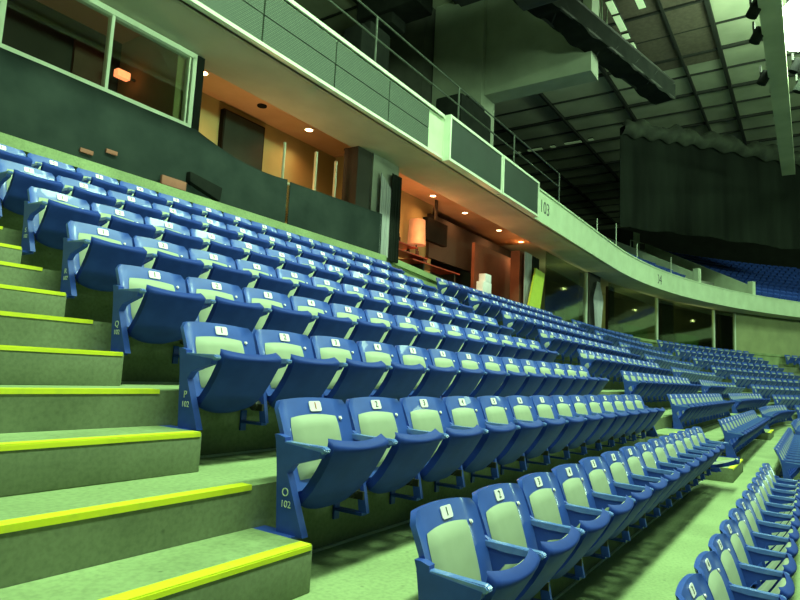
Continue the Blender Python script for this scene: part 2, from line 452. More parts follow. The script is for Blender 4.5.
# the remaining seats round the bend, too many to name
def low_seat(bm, o, a, mi):
    ca, sa = math.cos(a), math.sin(a)
    def W(p): return Vector((o.x+p[0]*ca-p[1]*sa, o.y+p[0]*sa+p[1]*ca, o.z+p[2]))
    def quadbox(P, m):
        n0 = len(bm.faces); hexa(bm, [W(p) for p in P]); bm.faces.ensure_lookup_table()
        for f in bm.faces[n0:]: f.material_index = m
    yb = lambda z: (z-.36)*.36+.015
    h = .235
    quadbox([(-h, yb(.36), .36), (h, yb(.36), .36), (h, yb(.36)+.03, .36), (-h, yb(.36)+.03, .36), (-h*.93, yb(.75), .75), (h*.93, yb(.75), .75), (h*.93, yb(.75)+.03, .75), (-h*.93, yb(.75)+.03, .75)], 0)
    quadbox([(-.15, yb(.42)-.02, .42), (.15, yb(.42)-.02, .42), (.15, yb(.42), .42), (-.15, yb(.42), .42), (-.14, yb(.67)-.02, .67), (.14, yb(.67)-.02, .67), (.14, yb(.67), .67), (-.14, yb(.67), .67)], 1)
    quadbox([(-.2, .0, .27), (.2, .0, .27), (.2, .04, .28), (-.2, .04, .28), (-.22, -.215, .585), (.22, -.215, .585), (.22, -.18, .60), (-.22, -.18, .60)], 0)
    quadbox([(-.285, -.19, .545), (-.24, -.19, .545), (-.24, .1, .555), (-.285, .1, .555), (-.285, -.19, .58), (-.24, -.19, .58), (-.24, .1, .588), (-.285, .1, .588)], 0)
    quadbox([(-.272, -.09, .19), (-.25, -.09, .19), (-.25, .04, .19), (-.272, .04, .19), (-.272, .0, .55), (-.25, .0, .55), (-.25, .08, .55), (-.272, .08, .55)], 0)
bm = bmesh.new()
DAISLE = []
for r in range(9):
    R = edge(r)+Y0-YC
    t = 20.62 if r >= 4 else (20.62+PITCH_S*7*(-YC)/R if r == 3 else 29.1)
    if r >= 4 or r == 3:
        n = 14 if r >= 4 else 7
        for j in range(n):
            tt = t+PITCH_S*(j+.5)
            if tt > XC: tt = (XC+(tt-XC)*(-YC)/R)
            low_seat(bm, path(tt, edge(r)+Y0, flo(r)), turn(tt), 0)
    for (t0, n) in [(29.1, 15), (39.2, 15), (49.5, 15)]:
        for j in range(n):
            tt = t0+(PITCH_S+.0)*(j+.5)*.97
            if tt > 57: break
            low_seat(bm, path(tt, edge(r)+Y0, flo(r)), turn(tt), 0)
me = bm_mesh('stadium_seats', bm, False); me.materials.append(BLUE); me.materials.append(PAD)
tag(link('stadium_seats', me), 'distant rows of blue seats around the far bend of the lower bowl', 'seats', kind='stuff')

# ------------------------------------------------------------------ suite fronts and balcony
ZSOF, YF, ZFT = 4.26+ZO, 6.05, 5.16+ZO
ZCE, YB = 4.75+ZO, 8.85
YB2 = 9.6
# parapet below the suites: its pale top steps along the bowl
def ledge(t0, t1, z0, z1, n, label, fr=.05):
    bm = bmesh.new()
    m_ = max(1, int((t1-t0)/1.5))
    R = []
    for i in range(m_+1):
        t = t0+(t1-t0)*i/m_; z = z0+(z1-z0)*i/m_
        R.append([bm.verts.new(path(t, y, q)) for y, q in [(YW-fr, z-.12), (YW-fr, z), (YW+.20, z), (YW+.20, flo(8)-.2), (YW, flo(8)-.2), (YW, z-.12)]])
    for a, b in zip(R[:-1], R[1:]):
        for i in range(6): bm.faces.new((a[i], b[i], b[(i+1) % 6], a[(i+1) % 6]))
    bm.faces.new(R[0]); bm.faces.new(R[-1][::-1])
    return tag(link('wall_ledge_%d' % n, bm_mesh('ledge', bm, False), CONC), label, 'wall', kind='structure')
ledge(-1, 9.6, 2.25+ZO, 2.25+ZO, 1, 'pale capped parapet under the dark drape at upper left', .17)
ledge(10.0, 17.0, 2.30+ZO, 1.86+ZO, 2, 'pale capped parapet under the orange lit suite')
ledge(17.0, 19.3, 1.86+ZO, 1.86+ZO, 3, 'pale capped parapet under the lime board')
ledge(19.3, 26.5, 2.02+ZO, 2.02+ZO, 4, 'pale capped parapet under the white tied curtain')
ledge(26.5, 44.2, 2.09+ZO, 2.09+ZO, 5, 'pale capped parapet under the dark glazed suites on the bend')
ledge(45.8, 60, 1.85+ZO, 1.85+ZO, 6, 'pale parapet below the plain wall at far right')

# balcony: soffit slab and fascia swept round the bowl
TB = [-2, 1, 4, 7, 10, 13, 15, 17, 19, 21]+[23+1.0*i for i in range(40)]
tag(strip_mesh('ceiling_soffit', SOFF, [(YF+.06, ZSOF), (YW+.22, ZSOF), (YW+.22, ZSOF+.55), (YF+.06, ZSOF+.3)], ts=TB, close=True), 'grey plaster soffit under the balcony', 'ceiling', kind='structure')
tag(strip_mesh('wall_balcony', PALE, [(YF, ZSOF), (YF, ZFT-.05), (YF-.03, ZFT-.05), (YF-.03, ZFT), (YF+.15, ZFT), (YF+.15, ZSOF+.1), (YF+.1, ZSOF)], ts=TB, close=True), 'pale curved balcony fascia sweeping from upper left to far right', 'wall', kind='structure')
# perforated panels on the near part of the fascia
edges = [-1.0, .6, 2.2, 3.75, 5.25, 6.75, 8.2, 9.55, 10.1]
for i, (a, b) in enumerate(zip(edges[:-1], edges[1:])):
    if i == len(edges)-2: continue
    o = empty('acoustic_panel', (a, YF-.03, ZSOF+.04)); tag(o, 'grey green perforated fascia panel, %s from the dark display boards' % ORD[len(edges)-3-i], 'panel', 'perforated panels on the balcony fascia')
    h = ZFT-.06-ZSOF-.08
    def face(bm):
        box(bm, .015, b-a-.015, -.02, .028, .0, h*.5-.008); box(bm, .015, b-a-.015, -.02, .028, h*.5+.008, h)
    simple('panel_face', MESHP, face, o)
MP = MESHP.node_tree
_b = MP.nodes['Principled BSDF']; _tc = [n for n in MP.nodes if n.type == 'TEX_COORD'][0]
_v = MP.nodes.new('ShaderNodeTexBrick'); _v.inputs['Scale'].default_value = 9; _v.inputs['Color1'].default_value = (.095, .125, .10, 1); _v.inputs['Color2'].default_value = (.078, .105, .085, 1); _v.inputs['Mortar'].default_value = (.03, .042, .035, 1); _v.inputs['Mortar Size'].default_value = .05
_m = MP.nodes.new('ShaderNodeMapping'); _m.inputs['Rotation'].default_value = (PI/2, 0, 0)
MP.links.new(_tc.outputs['Object'], _m.inputs[0]); MP.links.new(_m.outputs[0], _v.inputs['Vector']); MP.links.new(_v.outputs['Color'], _b.inputs['Base Color'])
tag(simple('trim_40', FRAME, lambda bm: (box(bm, -2, 10.1, YF-.06, YF, ZSOF-.02, ZSOF+.03), box(bm, -2, 10.1, YF-.06, YF, ZFT-.05, ZFT+.01))), 'pale metal rails along the top and bottom of the perforated fascia panels', 'trim', kind='structure')
# two dark display boards in pale frames
for i, (a, b) in enumerate([(10.18, 12.70), (12.74, 15.02)]):
    o = empty('display_board', (a, YF-.14, ZSOF-.02)); tag(o, ['dark display board in a pale frame on the balcony, nearer of the two', 'dark display board in a pale frame beside the painted number 103'][i], 'display board', 'dark boards on the balcony fascia')
    w, h = b-a, ZFT+.03-ZSOF+.02
    def fr(bm):
        t = .055
        box(bm, 0, w, -.02, .14, 0, t); box(bm, 0, w, -.02, .14, h-t, h); box(bm, 0, t, -.02, .14, t, h-t); box(bm, w-t, w, -.02, .14, t, h-t)
    simple('board_frame', FRAME, fr, o); simple('board_face', SCREEN, lambda bm: box(bm, .055, w-.055, .0, .12, .055, h-.055), o)
def sign(txt, t, z, size, label):
    p = path(t, YF-.004, z)
    o = link('section_sign', text_mesh(txt, size, INK), None, loc=p); o.rotation_euler = (PI/2, 0, turn(t)); tag(o, label, 'sign')
sign('103', 15.86, 4.70+ZO, .50, 'section number 103 in dark figures on the pale balcony fascia')
sign('104', t_at(658, YF, 4.66+ZO), 4.66+ZO, .62, 'small section number 104 on the fascia further round the bend')

# railing above the fascia
RT, RM, RB = 6.12+ZO, 5.72+ZO, 5.22+ZO
o = empty('balcony_railing', (8, YF+.08, ZFT)); tag(o, 'thin metal guard railing along the top of the near balcony', 'railing')
px = [2.2, 5.0, 7.9, 10.9, 13.85, 17.2]
RAILM = mat('railing steel', (.075, .09, .075), (.05, .06, .05), rough=.5, metal=.3)
for xx in px: simple('post', RAILM, lambda bm: tube(bm, (xx-8, 0, 0), (xx-8, 0, RT-ZFT), .022), o)
for zz in (RT, RM, RB): simple('rail', RAILM, lambda bm: tube(bm, (-8, 0, zz-ZFT), (17.2-8, 0, zz-ZFT), .017), o)
for i, pxx in enumerate([597, 616, 637, 671, 700]):
    t = t_at(pxx, YF+.1, ZFT); p = path(t, YF+.1, ZFT)
    tag(simple('guard_post', FRAME, lambda bm: (tube(bm, (0, 0, 0), (0, 0, [.55, .95, .7, .8, .7][i]), .018)), loc=p), '%s slim metal post from the left on the curved balcony top' % ORD[i].capitalize(), 'post', 'slim posts on the curved balcony edge')

# suite interiors (straight part)
def wall(name, m, pts, label, cat='wall', n=None): pass
tag(simple('wall_suite_back', TANW, lambda bm: box(bm, 4.85, 10.15, YB, YB+.12, 1.2+ZO, ZCE)), 'tan back wall inside the near suite', 'wall', kind='structure')
tag(simple('ceiling_suite', SUITEC, lambda bm: box(bm, -1, 10.05, YW+.22, YB+1.0, ZCE, ZCE+.1)), 'warm lit ceiling of the near suites', 'ceiling', kind='structure')
tag(simple('floor_suite', DARKW, lambda bm: box(bm, -1, 19.3, YW+.2, YB+1.2, 1.15+ZO, 1.2+ZO)), 'dark floor inside the suites', 'floor', kind='structure')
tag(simple('wall_suite_divider', TANW, lambda bm: box(bm, 4.80, 4.92, YW+.1, YB+1, 1.2+ZO, ZCE)), 'tan cross wall beside the framed window', 'wall', kind='structure')
tag(simple('wall_window_suite', DARKW, lambda bm: box(bm, -1, 4.8, 8.6, 8.7, 1.2+ZO, ZCE)), 'dark back wall behind the framed window', 'wall', kind='structure')
tag(simple('wall_pier', GREYC, lambda bm: box(bm, 9.25, 10.15, YW+.02, YW+.6, flo(8), ZSOF)), 'grey block pier between the two lit suites', 'wall', kind='structure')
# framed sliding window at the upper left
zb, zt = 3.22+ZO, 4.19+ZO
o = empty('window_1', (2.6, YW, zb)); tag(o, 'pale framed sliding window above the dark drape at upper left', 'window', kind='structure')
def wf(bm):
    a, b, t, h = -.05, 2.40, .06, zt-zb
    box(bm, a, b, -.05, .08, -t, 0.01); box(bm, a, b, -.05, .08, h-.01, h+t); box(bm, b-t, b, -.05, .08, 0, h); box(bm, a, a+t, -.05, .08, 0, h); box(bm, 1.16, 1.20, -.03, .06, 0, h)
    box(bm, b-.10, b-.075, -.02, .06, 0, h)
    box(bm, -3.2, a, -.05, .08, -t, .01); box(bm, -3.2, a, -.05, .08, h-.01, h+t)
simple('window_frame', FRAME, wf, o)
for a, b in [(.02, 1.16), (1.20, 2.30)]: simple('pane', GLASS, lambda bm: box(bm, a, b, .01, .016, .0, zt-zb), o)
simple('pane', GLASS, lambda bm: box(bm, -3.1, -.06, .01, .016, .0, zt-zb), o)
tag(simple('wall_header', SOFF, lambda bm: box(bm, -1, 5.0, YW-.02, YW+.1, zt+.05, ZSOF+.2)), 'plaster header above the framed window', 'wall', kind='structure')
tag(simple('wall_jamb', BLACK, lambda bm: box(bm, 5.03, 5.14, YW-.03, YW+.3, flo(8), ZSOF)), 'dark upright strip between the framed window and the near suite', 'wall', kind='structure')
# things seen through that window
p = at_y(122, 75, 8.15); o = empty('wall_lamp', p); tag(o, 'glowing orange wall lamp seen through the framed window', 'lamp')
simple('glowing_shell', WARMS, lambda bm: box(bm, -.10, .10, -.06, .05, -.055, .055), o, bevel=.015); simple('lamp_arm', STEEL, lambda bm: tube(bm, (.05, 0, 0), (4.8-p.x, 0, 0), .02), o)
p0, p1 = at_y(76, 38, 8.55), at_y(101, 76, 8.55)
tag(simple('notice_board', mat('dull brown board', (.10, .055, .04), (.08, .045, .03), rough=.7), lambda bm: box(bm, p0.x, p1.x, 8.54, 8.595, 3.0+ZO, p0.z)), 'dull reddish board on the wall behind the framed window', 'board')

# near suite fittings
p0, p1 = at_y(223, 106, YB-.06), at_y(256, 160, YB-.06)
o = empty('wall_display', (p0.x, YB-.08, 2.9+ZO)); tag(o, 'large dark screen on the tan wall of the near suite', 'screen')
hh = p0.z-2.9-ZO-.05
simple('screen_face', SCREEN, lambda bm: box(bm, .03, .97, -.04, .08, .03, hh-.03), o); simple('screen_frame', BLACK, lambda bm: (box(bm, 0, 1.0, -.03, .08, hh-.03, hh), box(bm, 0, 1.0, -.03, .08, 0, .03), box(bm, 0, .03, -.03, .08, .03, hh-.03), box(bm, .97, 1.0, -.03, .08, .03, hh-.03)), o)
o = empty('glass_divider', (6.9, YW, 2.31+ZO)); tag(o, 'slim glass balustrade with bright post above the black panel', 'balustrade')
simple('post', FRAME, lambda bm: tube(bm, (0, .08, 0), (0, .08, 1.36), .022), o); simple('glass_pane', GLASS, lambda bm: box(bm, .03, 1.55, .08, .09, .05, .69), o); simple('top_rail', FRAME, lambda bm: box(bm, .02, 1.56, .06, .10, .68, .71), o)
for i, xx in enumerate([8.15, 8.72]):
    tag(simple('door_%d' % (i+2), FRAME, lambda bm: box(bm, xx-.02, xx+.02, YW+.5, YW+.55, 1.2+ZO, 4.0+ZO)), ['left', 'right'][i]+' bright glass door edge in the near suite beside the dark pier', 'door', kind='structure')
tag(simple('wall_dark_pier', DARKW, lambda bm: box(bm, 8.80, 9.24, YW+.05, YW+.40, flo(8), ZSOF)), 'dark pier between the tan wall and the grey block pier', 'wall', kind='structure')
# dark drapes
def cloth(name, m, a, b, ztop, zbot, y, waves, amp, label, cat, nu=60, nv=10, grp=None):
    """ztop(u) / zbot(u) give the hem heights"""
    def f(u, v):
        zz = zbot(u)*(1-v)+ztop(u)*v
        yy = y-amp*(1-.6*v)*(.6*math.sin(u*waves*2*PI)+.4*math.sin(u*waves*4.7*PI+1.3))-.02
        return path(a+(b-a)*u, yy, zz)
    bm = bmesh.new(); sheet(bm, f, nu, nv, th=(0, .012, 0))
    return tag(link(name, bm_mesh(name, bm, True, 60), m), label, cat, grp)
def dz(u):
    x = -.9+(6.86+.9)*u
    if x < 5.0: return zb-.05
    s = (x-5.0)/1.86
    return 3.20-.62*s+.42*s*s+ZO
cloth('drape', DRAPE, -.9, 6.86, dz, lambda u: 2.262+ZO, YW-.06, 4.2, .018, 'long dark green grey drape hanging below the framed window', 'drape', nu=90)
o = cloth('drape', DRAPE, 6.93, 9.5, lambda u: 2.98+.10*u+ZO, lambda u: 2.262+ZO, YW-.06, 1.2, .008, 'flat dark panel drape below the glass balustrade', 'drape')
cloth('curtain', BLACK, 9.78, 10.12, lambda u: 4.0+ZO, lambda u: 2.2+ZO, YW-.06, 3, .03, 'black curtain strip hanging at the left edge of the orange suite', 'curtain', nu=24)
cloth('curtain', CURTG, 9.42, 9.80, lambda u: 3.9-.25*u+ZO, lambda u: 2.25+ZO, YW-.05, 4, .025, 'pale grey curtain hanging on the block pier beside the black curtain', 'curtain', nu=30)
# small things on the parapet by the drape
p = at_y(160, 177, YW-.12); q = at_y(184, 188, YW-.12)
tag(simple('folded_board', RED, lambda bm: box(bm, 0, q.x-p.x, -.02, .02, -.06, .06), loc=((p.x), YW-.148, 2.315+ZO), bevel=.005), 'reddish brown board lying on the parapet beside the black bag', 'board')
o = tag(simple('equipment_bag', BLACK, lambda bm: hexa(bm, [(0, -.08, -.02), (.52, -.08, -.16), (.52, .05, -.16), (0, .05, -.02), (0, -.06, .13), (.56, -.06, .05), (.56, .05, .05), (0, .05, .13)]), loc=(4.97, YW-.105, 2.42+ZO), bevel=.02), 'black bag slumped over the parapet beside the reddish board', 'bag')
for i, (pa, pb) in enumerate([((80, 149), (93, 153)), ((106, 150), (117, 155))]):
    p = at_y(*pa, YW-.10); q = at_y(*pb, YW-.10)
    tag(simple('tape_tag', RED, lambda bm: box(bm, 0, q.x-p.x, -.012, .012, -.03, .02), loc=(p.x, YW-.10, p.z), bevel=.003), '%s of two small reddish tags stuck on the dark drape' % ['left', 'right'][i], 'tag')

# orange lit suite
tag(simple('wall_suite_rear', DARKW, lambda bm: box(bm, at_y(432, 230, YB).x, 21.5, YB2, YB2+.1, 1.2+ZO, ZCE+.3)), 'dark rear wall of the orange lit suite', 'wall', kind='structure')
tag(simple('wall_suite_corner', TANW, lambda bm: box(bm, 10.16, at_y(432, 230, YB).x, YB, YB+.12, 1.2+ZO, ZCE)), 'tan back wall at the left of the orange suite', 'wall', kind='structure')
tag(simple('wall_suite_side', TANW, lambda bm: box(bm, 10.16, 10.28, YW+.3, YB-.01, 1.2+ZO, ZCE)), 'tan side wall at the left of the orange suite', 'wall', kind='structure')
tag(simple('ceiling_orange', SUITEC, lambda bm: box(bm, 10.1, 21.5, YW+.22, YB2, ZCE, ZCE+.1)), 'orange lit ceiling with four downlights', 'ceiling', kind='structure')
tag(simple('wall_partition', mat('rust wall', (.20, .075, .04), (.15, .055, .03), rough=.8, scale=2), lambda bm: box(bm, 16.0, 19.0, YW+1.2, YW+1.3, 1.2+ZO, 3.95+ZO)), 'rust coloured partition at the right of the orange suite', 'wall', kind='structure')
tag(simple('wall_dropped', DARKW, lambda bm: box(bm, 14.2, 20.5, YB-.1, YB, 3.2+ZO, ZCE-.3)), 'dark dropped beam across the orange suite', 'wall', kind='structure')
p0, p1 = at_y(408, 216, YB2-.2), at_y(426, 248, YB2-.2)
o = empty('wall_glow', (at_y(417, 230, YB-.4).x, YB-.4, 1.2+ZO)); tag(o, 'added glow standing for the lit wall patch of the orange suite', 'lamp')
simple('glowing_shell', mat('lit wall glow', (.6, .36, .24), emit=(1, .36, .14), es=.3), lambda bm: (bmesh.ops.create_cone(bm, cap_ends=True, segments=20, radius1=.24, radius2=.21, depth=.66, matrix=Matrix.Translation((0, 0, 2.42)))), o)  # added glowing cone on a stand, imitates a lit patch of wall
simple('glow_stand', STEEL, lambda bm: (tube(bm, (0, 0, .02), (0, 0, 2.1), .02), tube(bm, (0, 0, 0), (0, 0, .03), .18, 16)), o)
p = at_y(436, 232, YB-.4)
o = empty('hanging_screen', p); tag(o, 'black screen hanging in front of the lit tan wall', 'screen')
simple('screen_case', BLACK, lambda bm: box(bm, -.55, .55, -.05, .10, -.32, .30), o, bevel=.02); simple('mount', STEEL, lambda bm: box(bm, -.05, .05, 0, .05, .3, ZCE-p.z), o)
# bar shelves with bottles; red glass glints painted in as shelf colour
o = empty('bar_table', (11.9, YW+1.1, 1.2+ZO)); tag(o, 'dark bar table with red glint coloured shelves in the orange suite', 'table')
for zz, x0, x1 in [(1.62, -1.3, .9), (1.80, -.9, .4), (1.50, .2, 2.6)]:
    simple('shelf', mat('red glint shelf', (.75, .14, .09), (.6, .1, .07), rough=.25), lambda bm: box(bm, x0, x1, -.25, .25, zz, zz+.03), o)
for x0 in (-1.2, .8, 2.4): simple('leg', DARKW, lambda bm: box(bm, x0-.03, x0+.03, -.2, .2, 0, 1.79 if x0 < -1 else 1.62 if x0 < 2 else 1.5), o)
GL = mat('brown bottle glass', (.10, .04, .02), (.06, .02, .01), rough=.1)
for i in range(6):
    xx = 11.0+.42*i
    b = simple('bottle', GL, lambda bm: (tube(bm, (0, 0, 0), (0, 0, .18), .04, 10), tube(bm, (0, 0, .18), (0, 0, .27), .016, 8)), loc=(xx, YW+1.1, 1.2+ZO+1.83 if xx < 12.25 else 1.2+ZO+(1.65 if xx < 12.75 else 1.53)))
    tag(b, 'brown bottle on the red bar shelves, %s from the left' % ORD[i], 'bottle', 'bottles on the bar shelves')
# downlights
def downlight(px_, py_, label, ceil=ZCE):
    p = at_z(px_, py_, ceil-.012)
    o = empty('downlight', (p.x, p.y, ceil)); tag(o, label, 'downlight', 'round downlights in the suite ceilings')
    simple('lens', WARM, lambda bm: tube(bm, (0, 0, -.012), (0, 0, -.002), .075, 16), o)
    def ring(bm):
        n = 20
        A = [[bm.verts.new((r*math.cos(2*PI*i/n), r*math.sin(2*PI*i/n), z)) for i in range(n)] for r, z in [(.078, -.016), (.11, -.012), (.11, 0), (.078, 0)]]
        for a in range(4):
            for i in range(n): bm.faces.new((A[a][i], A[a][(i+1) % n], A[(a+1) % 4][(i+1) % n], A[(a+1) % 4][i]))
    simple('trim_ring', FRAME, ring, o)
    l = bpy.data.lights.new('downlight_glow', 'SPOT'); l.energy = WARM_W; l.color = (1, .40, .14); l.spot_size = math.radians(150); l.spot_blend = .8; l.shadow_soft_size = .08
    lo = bpy.data.objects.new('downlight_glow', l); COL.objects.link(lo); lo.location = (p.x, p.y, ceil-.05); 
    return p
WARM_W = 55
downlight(309, 130, 'round warm downlight in the ceiling of the near suite')
downlight(203, 73, 'warm downlight close to the right jamb of the framed window')
for i, q in enumerate([(433, 196), (465, 213), (499, 230.5), (521, 242)]):
    downlight(*q, '%s of four warm downlights in a line over the orange suite' % ORD[i])
for i, q in enumerate([(262, 106), (348, 150)]):
    p = at_z(*q, ZCE-.01)
    tag(simple('air_diffuser', BLACK, lambda bm: tube(bm, (0, 0, -.02), (0, 0, 0), .09, 14), loc=(p.x, p.y, ZCE)), ['dark round diffuser left of the warm downlight', 'dark round diffuser right of the warm downlight'][i], 'diffuser', 'dark diffusers in the near suite ceiling')
def bounce(loc, e, col=(1, .42, .16), r=.06):  # added point lights, fill in place of bounced light inside the suites
    l = bpy.data.lights.new('suite_bounce_fill', 'POINT'); l.energy = e; l.color = col; l.shadow_soft_size = r
    o = bpy.data.objects.new('suite_bounce_fill', l); COL.objects.link(o); o.location = loc
bounce((7.2, YW+.9, 3.0+ZO), 45, (1, .58, .22)); bounce((12.6, YW+.75, 3.5+ZO), 42); bounce((15.2, YW+.6, 3.2+ZO), 40); bounce((18.8, YW+.9, 3.9+ZO), 16); bounce((2.6, YW+1.2, 3.9+ZO), 6, (1, .7, .4))

# white boxes on the parapet
p = at_y(484, 285, YW+.1); zl = 2.06+ZO
zl = 2.30+ZO+(p.x-10)/7*(1.86-2.30)
for i, (w, h, dx, dy) in enumerate([(.95, .12, .0, 0), (.50, .30, -.02, 0), (.34, .22, .03, 0)]):
    z0 = zl+.02+sum([.12, .30, .22][:i])
    tag(simple('storage_box', PLATE, lambda bm: box(bm, -w/2, w/2, -.1, .1, 0, h), loc=(p.x+dx, YW+.09, z0), bevel=.01), ['wide flat white box at the base of the stack on the suite parapet', 'square white box in the middle of the stack on the suite parapet', 'small pale box on top of the stack on the suite parapet'][i], 'box', 'white boxes stacked on the suite parapet')
# piers, lime board and curtains past the orange suite
tag(simple('wall_far_pier', mat('rust wall', (1, 1, 1)), lambda bm: box(bm, 17.15, 18.5, YW+.25, YW+.55, flo(8), 3.86+ZO)), 'grey pier at the right end of the orange suite', 'wall', kind='structure')
cloth('curtain', CURTG, 17.15, 17.75, lambda u: 3.82+ZO, lambda u: 1.9+ZO, YW+.12, 4, .03, 'grey curtain gathered on the pier behind the lime board', 'curtain', nu=30)
cloth('curtain', BLACK, 17.9, 18.45, lambda u: 3.82+ZO, lambda u: 1.9+ZO, YW+.16, 3, .03, 'black curtain on the pier to the right of the lime board', 'curtain', nu=30)
P = [at_y(528, 309, YW-.22), at_y(540, 310, YW-.22), at_y(545, 274, YW-.04), at_y(536, 268, YW-.04)]
bm = bmesh.new(); P = [Vector((a.x, a.y, a.z)) for a in P]; hexa(bm, [P[0], P[1], P[1]+Vector((0, .05, 0)), P[0]+Vector((0, .05, 0)), P[3], P[2], P[2]+Vector((0, .05, 0)), P[3]+Vector((0, .05, 0))])
tag(link('lime_board', bm_mesh('lime_board', bm, False), LIME), 'lime green board leaning upright against the pier by the parapet', 'board')

# dark glazed suites on the bend
def suite_glass(px0, px1, n, zlo, label):
    t0, t1 = t_at(px0, YW+.15, 3+ZO), t_at(px1, YW+.15, 3+ZO)
    a, b = path(t0, YW+.15), path(t1, YW+.15); d = (b-a); w = d.length; rz = math.atan2(d.y, d.x)
    o = empty('window_%d' % n, (a.x, a.y, zlo), rz); tag(o, label, 'window', kind='structure')
    h = 4.2+ZO-zlo
    simple('pane', GLASSD, lambda bm: box(bm, .05, w-.05, 0, .02, 0, h), o)
    simple('window_frame', FRAME, lambda bm: box(bm, w-.07, w+.03, -.05, .06, 0, h), o)
suite_glass(545, 586, 2, 1.86+ZO, 'dark suite window between the lime board and the white tied curtain')
suite_glass(608, 657, 3, 2.05+ZO, 'dark suite window just right of the white tied curtain')
suite_glass(657, 714, 4, 2.05+ZO, 'dark suite window in the middle of the bend')
suite_glass(714, 735, 5, 2.05+ZO, 'narrow dark suite window next to the plain wall')
YR = 10.2
tr = [19.3, 21, 23]+[24+i for i in range(23)]
tag(strip_mesh('wall_suite_bend', mat('dim olive wall', (.36, .36, .18), (.16, .17, .09), rough=.8, scale=.5), [(YR, 1.0+ZO), (YR, 4.8+ZO)], ts=tr), 'olive rear wall of the glazed suites on the bend', 'wall', kind='structure')
tag(strip_mesh('floor_suite_bend', DARKW, [(YW+.2, 1.1+ZO), (YR, 1.1+ZO)], ts=tr), 'dark floor of the glazed suites on the bend', 'floor', kind='structure')
tag(strip_mesh('ceiling_suite_bend', SOFF, [(YW+.2, ZSOF+.3), (YR, ZSOF+.3)], ts=tr), 'plain ceiling of the glazed suites on the bend', 'ceiling', kind='structure')
for i, (pxx, w) in enumerate([(612, .5), (668, 1.2), (727, 1.2)]):
    t = t_at(pxx, YW+.7, 3+ZO); p = path(t, YW+.7, 1.1+ZO)
    tag(simple('wall_bend_partition_%d' % (i+1), DARKW, lambda bm: box(bm, -w/2, w/2, 0, .2, 0, 3.2), loc=p, rz=turn(t)), '%s dark partition behind the suite glass on the bend' % ORD[i], 'wall', kind='structure')
GRN = mat('green upholstery', (.16, .36, .15), (.10, .24, .10), rough=.7)
for i, pxx in enumerate([563, 577, 638, 690]):
    t = t_at(pxx, YW+1.2, 2.2+ZO); p = path(t, YW+1.2, 1.12+ZO)
    o = empty('lounge_sofa', p, turn(t)); tag(o, 'green backed lounge seat behind suite glass, %s from the left' % ORD[i], 'sofa', 'lounge seats in the glazed suites')
    w = [.55, .5, 1.3, 1.1][i]; h = [1.6, 2.0, 1.75, 1.7][i]
    simple('seat', GRN, lambda bm: box(bm, -w, w, -.5, .3, .0, .45), o, bevel=.05); simple('backrest', GRN, lambda bm: box(bm, -w, w, .1, .35, .45, h), o, bevel=.08)
for (pxx, e) in [(560, 26), (632, 26), (690, 36)]:
    t = t_at(pxx, YW+1.2, 3.4+ZO); bounce(path(t, YW+1.0, 3.6+ZO), e, (.75, .9, .35))
t = t_at(597, YW, 3+ZO)
tag(simple('wall_curtain_pier', DARKW, lambda bm: box(bm, -.65, .7, .1, .5, flo(8), ZSOF), loc=path(t, YW, 0), rz=turn(t)), 'dark pier behind the white tied curtain', 'wall', kind='structure')
def tied(bm):
    n = 40; m_ = 14; G = []
    for j in range(m_+1):
        v = j/m_; z = 3.95-(3.95-2.15)*v
        wd = .16+.42*math.sin(min(1, v/.45)*PI/2)**1.5 if v < .45 else .58-.28*((v-.45)/.55)**.8
        G.append([bm.verts.new((wd*(2*i/n-1), -.05-.05*math.sin(i*1.5)*(.3+v*.5), z+ZO)) for i in range(n+1)])
    for j in range(m_):
        for i in range(n): bm.faces.new((G[j][i], G[j][i+1], G[j+1][i+1], G[j+1][i]))
    bmesh.ops.solidify(bm, geom=bm.faces[:], thickness=.01)
tag(simple('curtain', mat('white curtain', (.86, .86, .90), (.70, .70, .76), rough=.9, scale=5, sx=(5, 5, .5)), tied, loc=path(t, YW, 0), rz=turn(t)), 'white curtain tied at its top on the dark pier', 'curtain')
# plain wall at the far right
tp = t_at(736, YW+.1, 3+ZO)
tag(strip_mesh('wall_right', mat('olive painted wall', (.33, .36, .19), (.27, .30, .16), rough=.8, scale=1.2), [(YW+.1, 1.2+ZO), (YW+.1, ZSOF)], ts=[tp, tp+2, tp+4, tp+7, tp+10, tp+14]), 'plain pale wall under the balcony at far right', 'wall', kind='structure')

# ------------------------------------------------------------------ upper deck
DECK = [(YF+.1, ZFT-.25)]
for i in range(11):
    y = YF+.9+.8*i; z = ZFT-.25+.40*(i)
    DECK += [(y, z), (y, z+.40)]
TD = [8, 11, 14, 17, 20]+[23+1.2*i for i in range(29)]
tag(strip_mesh('floor_upper', GREYC, DECK, ts=TD), 'stepped concrete deck of the upper tier', 'floor', kind='structure')
bm = bmesh.new()
tv0, tv1 = t_at(704, YF, ZFT), t_at(758, YF, ZFT)
for i in range(0, 10):
    y = YF+.9+.8*i-.2; z = ZFT-.25+.40*i
    t = 14.5 if i < 4 else 22.2
    while t < 52:
        if not (tv0-.6 < t < tv1+.6) and not (27.5 < t < 28.6) and not (46.5 < t < 47.4):
            low_seat(bm, path(t, y, z), turn(t), 0)
        t += .54*(-YC)/(y-YC) if t > XC else .54
me = bm_mesh('upper_seats', bm, False); me.materials.append(BLUE); me.materials.append(BLUE)
tag(link('upper_seats', me), 'dim blue seats of the upper tier above the curved balcony', 'seats', kind='stuff')
